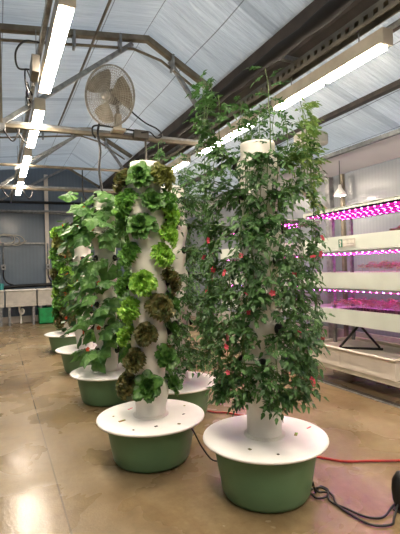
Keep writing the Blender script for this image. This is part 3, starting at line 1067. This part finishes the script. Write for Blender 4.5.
# TOWER of broad-leaved vines
CX, CY = 1.097, 4.791
cups = grid_cups(CX, CY, 7, 0.62, 0.235)
tower(CX, CY, 'hydroponic tower with big broad cucumber leaves on a green tank, second in the left row', [(c[0], c[1]) for c in cups])
rnd = random.Random(41)
for a, z, i, side in cups:
    plant(CX, CY, a, z, f'broad-leaved cucumber vine in the {row_word(i, 7)}, {side} of the second left-row tower', 'cucumber vines on the second left-row tower',
          'vine', 'cucumber_vine', 'vine', rnd, 0.22, 0.35 if i > 4 else 0.0, 0.24, 'vine', 'stem', 0.17, 0.055, 1 if side in ('left side', 'front') else 0, 'flame', 4 if (i > 4 and side != 'far left side') else 2)

# TOWER of round-leaved nasturtiums
EX_, EY_ = 1.133, 6.381
cups = grid_cups(EX_, EY_, 7, 0.66, 0.235, 1)
tower(EX_, EY_, 'hydroponic tower with trailing orange-flowered vines on a green tank, third in the left row', [(c[0], c[1]) for c in cups])
rnd = random.Random(51)
for a, z, i, side in cups:
    plant(EX_, EY_, a, z, f'trailing orange-flowered vine in the {row_word(i, 7)}, {side} of the third left-row tower', 'flowering vines on the third left-row tower',
          'vine', 'flowering_vine', 'round', rnd, 0.22, 0.2, 0.21, 'vine_dark', 'stem', 0.10, 0.04, 1, 'flame', 3)

# ------------------------------------------------------------------ grow racks
def rack(ya, yb, label, first):
    """ya = near end, yb = far end; front face at x = 3.65, depth 0.76"""
    L = yb - ya
    root = thing('grow_rack', label, 'rack', (3.65, ya, 0))
    D = 0.76
    # posts
    for y in (0.06, L - 0.10):
        for x in (0.40, D - 0.03):
            MB().box((x, y, 1.16), (0.04, 0.04, 1.84)).build('upright', M['steel'], root, bevel=0.003)
    # top panel
    m = MB().box((D / 2, L / 2, 2.115), (D, L, 0.012)).box((0.006, L / 2, 2.09), (0.012, L, 0.055)).box((D - .006, L / 2, 2.09), (0.012, L, 0.055))
    m.build('top_panel', M['tray'], root)
    for (zt, zb) in ((1.775, 1.605), (1.352, 1.165), (0.922, 0.742)):
        t = 0.012
        m = MB()
        m.box((t / 2, L / 2, (zt + zb) / 2), (t, L, zt - zb))
        m.box((D - t / 2, L / 2, (zt + zb) / 2), (t, L, zt - zb))
        m.box((D / 2, t / 2, (zt + zb) / 2), (D - 2 * t, t, zt - zb))
        m.box((D / 2, L - t / 2, (zt + zb) / 2), (D - 2 * t, t, zt - zb))
        m.box((D / 2, L / 2, zb + 0.006), (D - 2 * t, L - 2 * t, t))
        m.box((D / 2, L / 2, zt - 0.05), (D - 2 * t, L - 2 * t, 0.006))
        m.build('grow_tray', M['tray'], root)
    for zb in (2.085, 1.600, 1.160):
        for x in (0.06, 0.24, 0.42, 0.60):
            b = MB().box((x, L / 2, zb - 0.012), (0.12, L - .1, 0.022)).build('light_bar', M['steel'], root)
            MB().box((x, L / 2, zb - 0.026), (0.10, L - .12, 0.007)).build('grow_light', M['led'], b)
    return root


R0, R1 = 2.72, 4.52
rk = rack(R0, R1, 'three-tier white grow rack with magenta lights and a white tub below, on wheels at right', True)
# lower frame, tub and wheels
LR = R1 - R0
for x in (0.03, 0.73):
    MB().beam((x, 0.0, 0.205), (x, LR + .02, 0.205), 0.045, 0.055).build('base_rail', M['shell'], rk, bevel=0.004)
for y in (0.05, LR - .03):
    MB().beam((0.05, y, 0.205), (0.71, y, 0.205), 0.045, 0.05).build('base_rail', M['shell'], rk, bevel=0.004)
ta, tb = 3.13 - R0, 4.46 - R0
m = MB()
yc = (ta + tb) / 2
m.box((0.008, yc, 0.345), (0.016, tb - ta, 0.225)).box((0.742, yc, 0.345), (0.016, tb - ta, 0.225))
m.box((0.375, ta + .008, 0.345), (0.72, 0.016, 0.225)).box((0.375, tb - .008, 0.345), (0.72, 0.016, 0.225))
m.box((0.375, yc, 0.415), (0.72, tb - ta - .03, 0.012))
m.box((0.375, yc, 0.238), (0.72, tb - ta - .03, 0.012))
# rolled rim and the seam of the front panel
m.box((-0.010, yc, 0.452), (0.044, tb - ta + .03, 0.018)).box((0.755, yc, 0.452), (0.03, tb - ta + .03, 0.018))
m.box((0.375, ta - .005, 0.452), (0.78, 0.03, 0.018)).box((0.375, tb + .005, 0.452), (0.78, 0.03, 0.018))
m.box((-0.003, yc + 0.12, 0.34), (0.008, 0.008, 0.20))
m.build('tub', M['tub'], rk, bevel=0.006)
mm = MB()
mm.tube([(0.10, 1.30, 0.44), (0.25, 1.12, 0.72)], 0.014, 6)
mm.tube([(0.25, 1.12, 0.72), (0.42, 0.98, 0.45)], 0.014, 6)
mm.tube([(0.10, 1.30, 0.435), (0.45, 0.96, 0.435)], 0.014, 6)
mm.build('strut', M['black'], rk, smooth=True)
for (x, y) in ((0.05, LR - .08), (0.70, LR - .08), (0.05, 0.2), (0.70, 0.2)):
    w = MB().lathe([(0, -.022), (.055, -.022), (.068, -.012), (.068, .012), (.055, .022), (0, .022)], 24, (x, y, 0.070), Matrix.Rotation(pi / 2, 3, 'Y')).build('caster', M['black'], rk, smooth=True)
    MB().box((x - .032, y, 0.12), (0.006, 0.05, 0.13)).box((x + .032, y, 0.12), (0.006, 0.05, 0.13)).box((x, y, 0.176), (0.07, 0.07, 0.008)).build('caster_fork', M['steel'], w)
MB().lathe([(0, -.02), (.028, -.02), (.035, 0), (.028, .02), (0, .02)], 16, (-0.02, 0.22, 0.16), Matrix.Rotation(pi / 2, 3, 'Y')).build('brake_cap', M['orange'], rk, smooth=True)
# name plate on the top tray
sg = MB().box((-0.004, 3.75 - R0, 1.693), (0.008, 0.255, 0.095)).build('name_plate', M['sign_grey'], rk)
MB().box((-0.009, 3.845 - R0, 1.693), (0.004, 0.062, 0.092)).build('emblem_panel', M['sign_green'], sg)
em = MB().box((-0.012, 3.845 - R0, 1.685), (0.002, 0.008, 0.06))
em.box((-0.012, 3.845 - R0, 1.716), (0.002, 0.026, 0.018), Matrix.Rotation(.6, 3, 'X')).box((-0.012, 3.845 - R0, 1.700), (0.002, 0.034, 0.010), Matrix.Rotation(-.5, 3, 'X'))
em.build('emblem', M['sign_ink'], sg)
em = MB()
for q in range(9):
    em.box((-0.009, 3.795 - R0 - q * .019, 1.703), (0.003, 0.011, 0.026 + .006 * (q % 3)))
em.box((-0.009, 3.72 - R0, 1.668), (0.003, 0.15, 0.008))
em.build('lettering', M['sign_ink'], sg)

rk2 = rack(5.05, 6.85, 'second white grow rack with magenta lights, farther away behind the tomato tower', False)
for x in (0.03, 0.73):
    MB().beam((x, 0.0, 0.205), (x, 1.82, 0.205), 0.045, 0.055).build('base_rail', M['shell'], rk2)
MB().box((0.375, 0.9, 0.345), (0.72, 1.6, 0.225)).build('tub', M['tub'], rk2, bevel=0.01)
for x in (0.05, 0.70):
    for y in (0.12, 1.7):
        w = MB().lathe([(0, -.022), (.055, -.022), (.068, -.012), (.068, .012), (.055, .022), (0, .022)], 24, (x, y, 0.070), Matrix.Rotation(pi / 2, 3, 'Y')).build('caster', M['black'], rk2, smooth=True)
        MB().box((x - .032, y, 0.12), (0.006, 0.05, 0.13)).box((x + .032, y, 0.12), (0.006, 0.05, 0.13)).box((x, y, 0.176), (0.07, 0.07, 0.008)).build('caster_fork', M['steel'], w)
# uprights are carried by the rails
for r_ in (rk, rk2):
    pass


# microgreen flats
def flat(x, y, z, w, l, label, seed, hgt=0.055):
    root = thing('seedling_flat', label, 'seedling tray', (x, y, z), group='seedling trays on the grow rack')
    MB().box((0, 0, 0.012), (w, l, 0.024)).build('flat', M['earth'], root)
    rnd = random.Random(seed)
    m = MB()
    for q in range(620):
        px, py = rnd.uniform(-w / 2, w / 2), rnd.uniform(-l / 2, l / 2)
        edge = min(1, (w / 2 - abs(px)) * 14 + .55, (l / 2 - abs(py)) * 14 + .5)
        hh = (0.035 + 1.9 * hgt * edge * (0.75 + 0.35 * sin(px * 38 + seed) * sin(py * 31)) * rnd.uniform(.65, 1.1))
        b0 = Vector((px, py, 0.02 + hh))
        for s_ in range(3):
            a = rnd.uniform(0, 2 * pi)
            d = Vector((cos(a), sin(a), rnd.uniform(-.4, .4))).normalized()
            u = Vector((-sin(a), cos(a), 0))
            r = rnd.uniform(.016, .030)
            m.add([b0, b0 + d * r * .6 + u * r * .4, b0 + d * r, b0 + d * r * .6 - u * r * .4], [(0, 1, 2, 3)])
        if q % 5 == 0:
            m.add([(px - .001, py, .02), (px + .001, py, .02), b0], [(0, 1, 2)])
    o = m.build('seedlings', M['micro'], root)
    o['kind'] = 'stuff'
    return root


flat(3.90, 3.42, 1.305, 0.42, 0.50, 'tray of magenta-lit seedlings on the middle shelf, left of two', 1)
flat(3.90, 2.96, 1.305, 0.42, 0.36, 'tray of magenta-lit seedlings on the middle shelf, right of two', 2)
flat(3.90, 3.86, 0.874, 0.44, 0.46, 'tray of magenta-lit seedlings on the lowest shelf, left of three', 3)
flat(3.90, 3.40, 0.874, 0.44, 0.38, 'tray of magenta-lit seedlings on the lowest shelf, middle of three', 4)
flat(3.90, 2.98, 0.874, 0.44, 0.38, 'tray of magenta-lit seedlings on the lowest shelf, right of three', 5)
flat(3.90, 3.20, 1.727, 0.16, 0.22, 'small tray of seedlings on the top shelf at right', 6, 0.03)

# ------------------------------------------------------------------ far benches
def bench_trough(x0, x1, label, legs):
    root = thing('white_trough', label, 'trough', ((x0 + x1) / 2, 13.1, 0), group='white troughs along the back wall')
    w = x1 - x0
    m = MB()
    t = 0.02
    m.box((0, -0.24 + t / 2, 0.80), (w, t, 0.38)).box((0, 0.24 - t / 2, 0.80), (w, t, 0.38))
    m.box((-w / 2 + t / 2, 0, 0.80), (t, 0.48 - 2 * t, 0.38)).box((w / 2 - t / 2, 0, 0.80), (t, 0.48 - 2 * t, 0.38)).box((0, 0, 0.62), (w - 2 * t, 0.48 - 2 * t, 0.02))
    m.build('basin', M['trough'], root, bevel=0.008)
    MB().box((0, -0.26, 0.975), (w + .03, 0.05, 0.03)).build('rim', M['white'], root, bevel=0.006)
    MB().box((0, 0, 0.565), (w, 0.52, 0.09)).build('shelf_board', M['trough'], root, bevel=0.006)
    for x in legs:
        for y in (-.20, .20):
            MB().box((x, y, 0.26), (0.06, 0.06, 0.52)).build('leg', M['steel'], root)
    return root


bench_trough(-0.80, 0.16, 'white plastic trough on a bench, cut off by the left edge of the picture', (-.40, .40))
bt = bench_trough(0.20, 0.98, 'white plastic trough on a bench with a drain trap under it, against the back wall', (-.30, .32))
bench_trough(1.02, 1.86, 'white plastic trough above the green crate against the back wall', (-.34, .38))
MB().tube(spline([(-.04, 0, .52), (-.04, 0, .40), (-.01, 0, .31), (.05, 0, .31), (.07, 0, .38), (.03, .05, .42), (0.0, .12, .30), (0, .12, .18), (0, .12, 0.02)]), 0.028, 8).build('drain_trap', M['white'], bt, smooth=True)
tag(MB().tube(spline([(-.7, 13.55, 1.02), (0.1, 13.55, 1.03), (0.28, 13.55, 1.05), (0.7, 13.55, 1.07), (1.3, 13.55, 1.08), (1.9, 13.55, 1.08)]), 0.05, 8).build('feed_pipe', M['black'], smooth=True),
    'thick black pipe lying along the back of the white troughs', 'pipe')
for i, x in enumerate((0.17, 1.39)):
    w_ = ('left', 'right')[i]
    c = thing('wall_outlet', f'grey outlet box with upright conduit on the back wall, {w_} of the pair', 'outlet', (x, 13.62, 0), group='outlets on the back wall')
    MB().box((0, 0, 1.62), (0.12, 0.09, 0.15)).build('box', M['steel'], c, bevel=0.006)
    MB().tube([(0, 0, 1.68), (0, 0, 2.32)], 0.022, 6).build('conduit', M['steel'], c, smooth=True)
    MB().lathe([(0, 0.0), (.03, 0.0), (.03, .01), (0, .01)], 12, (0, -.048, 1.62), Matrix.Rotation(pi / 2, 3, 'X')).build('socket', M['black'], c)
    MB().tube(spline([(0, -.02, 1.56), (0, -.02, 1.35), (.08, -.02, 1.18), (.25, -.02, 1.10)]), 0.022, 6).build('cable', M['black'], c, smooth=True)
cr = thing('plastic_crate', 'bright green plastic crate on the floor beneath the right white trough', 'crate', (1.32, 12.92, 0))
m = MB()
m.box((0, 0, 0.03), (0.56, 0.42, 0.04))
for sx, sy, wx, wy in ((0, -.20, .56, .02), (0, .20, .56, .02), (-.27, 0, .02, .38), (.27, 0, .02, .38)):
    m.box((sx, sy, 0.23), (wx, wy, 0.44))
m.build('body', M['crate'], cr, bevel=0.008)
MB().box((0, -.215, 0.44), (0.60, 0.03, 0.03)).box((0, .215, 0.44), (0.60, 0.03, 0.03)).box((-.285, 0, .44), (.03, .44, .03)).box((.285, 0, .44), (.03, .44, .03)).build('rim', M['crate'], cr)
for k in range(5):
    MB().box((-.2 + .1 * k, -.213, 0.22), (0.015, 0.008, 0.36)).build('rib', M['crate'], cr)
tag(MB().lathe([(0, 0), (.05, 0), (.055, .01), (.06, .16), (.05, .18), (0, .18)], 16, (0.10, 12.93, 0.99)).build('bottle', M['teal'], smooth=True), 'small teal bottle standing on the trough rim at the left edge', 'bottle')
# pale tube looped over the rail
pts = []
for i in range(70):
    a = i * 0.36
    pts.append((0.05 + 0.006 * i + 0.36 * cos(a) * (1 + .1 * sin(i)), 13.66 - .02 * sin(a), 2.42 + 0.15 * sin(a) + .02 * sin(i * 1.3)))
tag(MB().tube(pts, 0.012, 6).build('coiled_tube', M['trough'], smooth=True), 'pale tube coiled over the rail on the back wall at left', 'hose')

# ------------------------------------------------------------------ cords on the floor
rc = [(1.875, 3.875, .012), (1.93, 3.80, .012), (2.04, 3.70, .012), (2.22, 3.30, .012), (2.12, 2.92, .012), (2.10, 2.62, .012), (2.162, 2.50, .012), (2.256, 2.39, .012),
      (2.42, 2.31, .012), (2.61, 2.215, .012), (2.9, 2.10, .012), (3.2, 2.05, .012)]
tag(MB().tube(spline(rc, 10), 0.009, 8).build('extension_cord', M['red'], smooth=True), 'red cord running over the floor from behind the front right tank', 'cord')
bc = [(1.25, 2.875, .285), (1.275, 2.86, .24), (1.32, 2.84, .14), (1.39, 2.83, .04), (1.46, 2.83, .010), (1.53, 2.82, .010), (1.58, 2.74, .010), (1.58, 2.695, .010)]
tag(MB().tube(spline(bc, 10), 0.006, 7).build('floor_cable', M['black'], smooth=True), 'thin black cord dropping from the front lettuce tank to the floor beside it', 'cord')
c1 = [(1.735, 2.12, .10), (1.76, 2.13, .03), (1.80, 2.17, .010), (1.86, 2.20, .010), (1.87, 2.14, .012), (1.80, 2.08, .014), (1.74, 2.10, .012), (1.76, 2.18, .016), (1.84, 2.17, .020),
      (1.85, 2.08, .012), (1.80, 1.98, .010), (1.80, 1.84, .010), (1.83, 1.74, .010), (1.92, 1.70, .010), (1.99, 1.74, .010), (2.06, 1.775, .04), (2.085, 1.78, .06)]
tag(MB().tube(spline(c1, 10), 0.0065, 7).build('floor_cable', M['black'], smooth=True), 'black cord tangled beside the front right tank, lower one running to the black adapter', 'cord')
c2 = [(1.745, 2.16, .08), (1.79, 2.14, .02), (1.83, 2.10, .024), (1.79, 2.03, .012), (1.82, 1.93, .010), (1.85, 1.83, .010), (1.90, 1.78, .010), (1.96, 1.775, .010), (2.05, 1.80, .03), (2.085, 1.79, .05)]
tag(MB().tube(spline(c2, 10), 0.0065, 7).build('floor_cable', M['black'], smooth=True), 'black cord tangled beside the front right tank, upper one running to the black adapter', 'cord')
ad = thing('power_adapter', 'glossy black oval adapter standing where the black cords end at the right edge', 'adapter', (2.10, 1.79, 0))
MB().lathe([(0, 0.0), (.022, 0.0), (.030, .02), (.042, .06), (.047, .12), (.043, .17), (.028, .20), (.018, .22), (0, .225)], 24).build('body', M['black'], ad, smooth=True)
MB().lathe([(0, 0.0), (.045, 0.0), (.045, .006), (0, .006)], 24).build('foot', M['black'], ad)
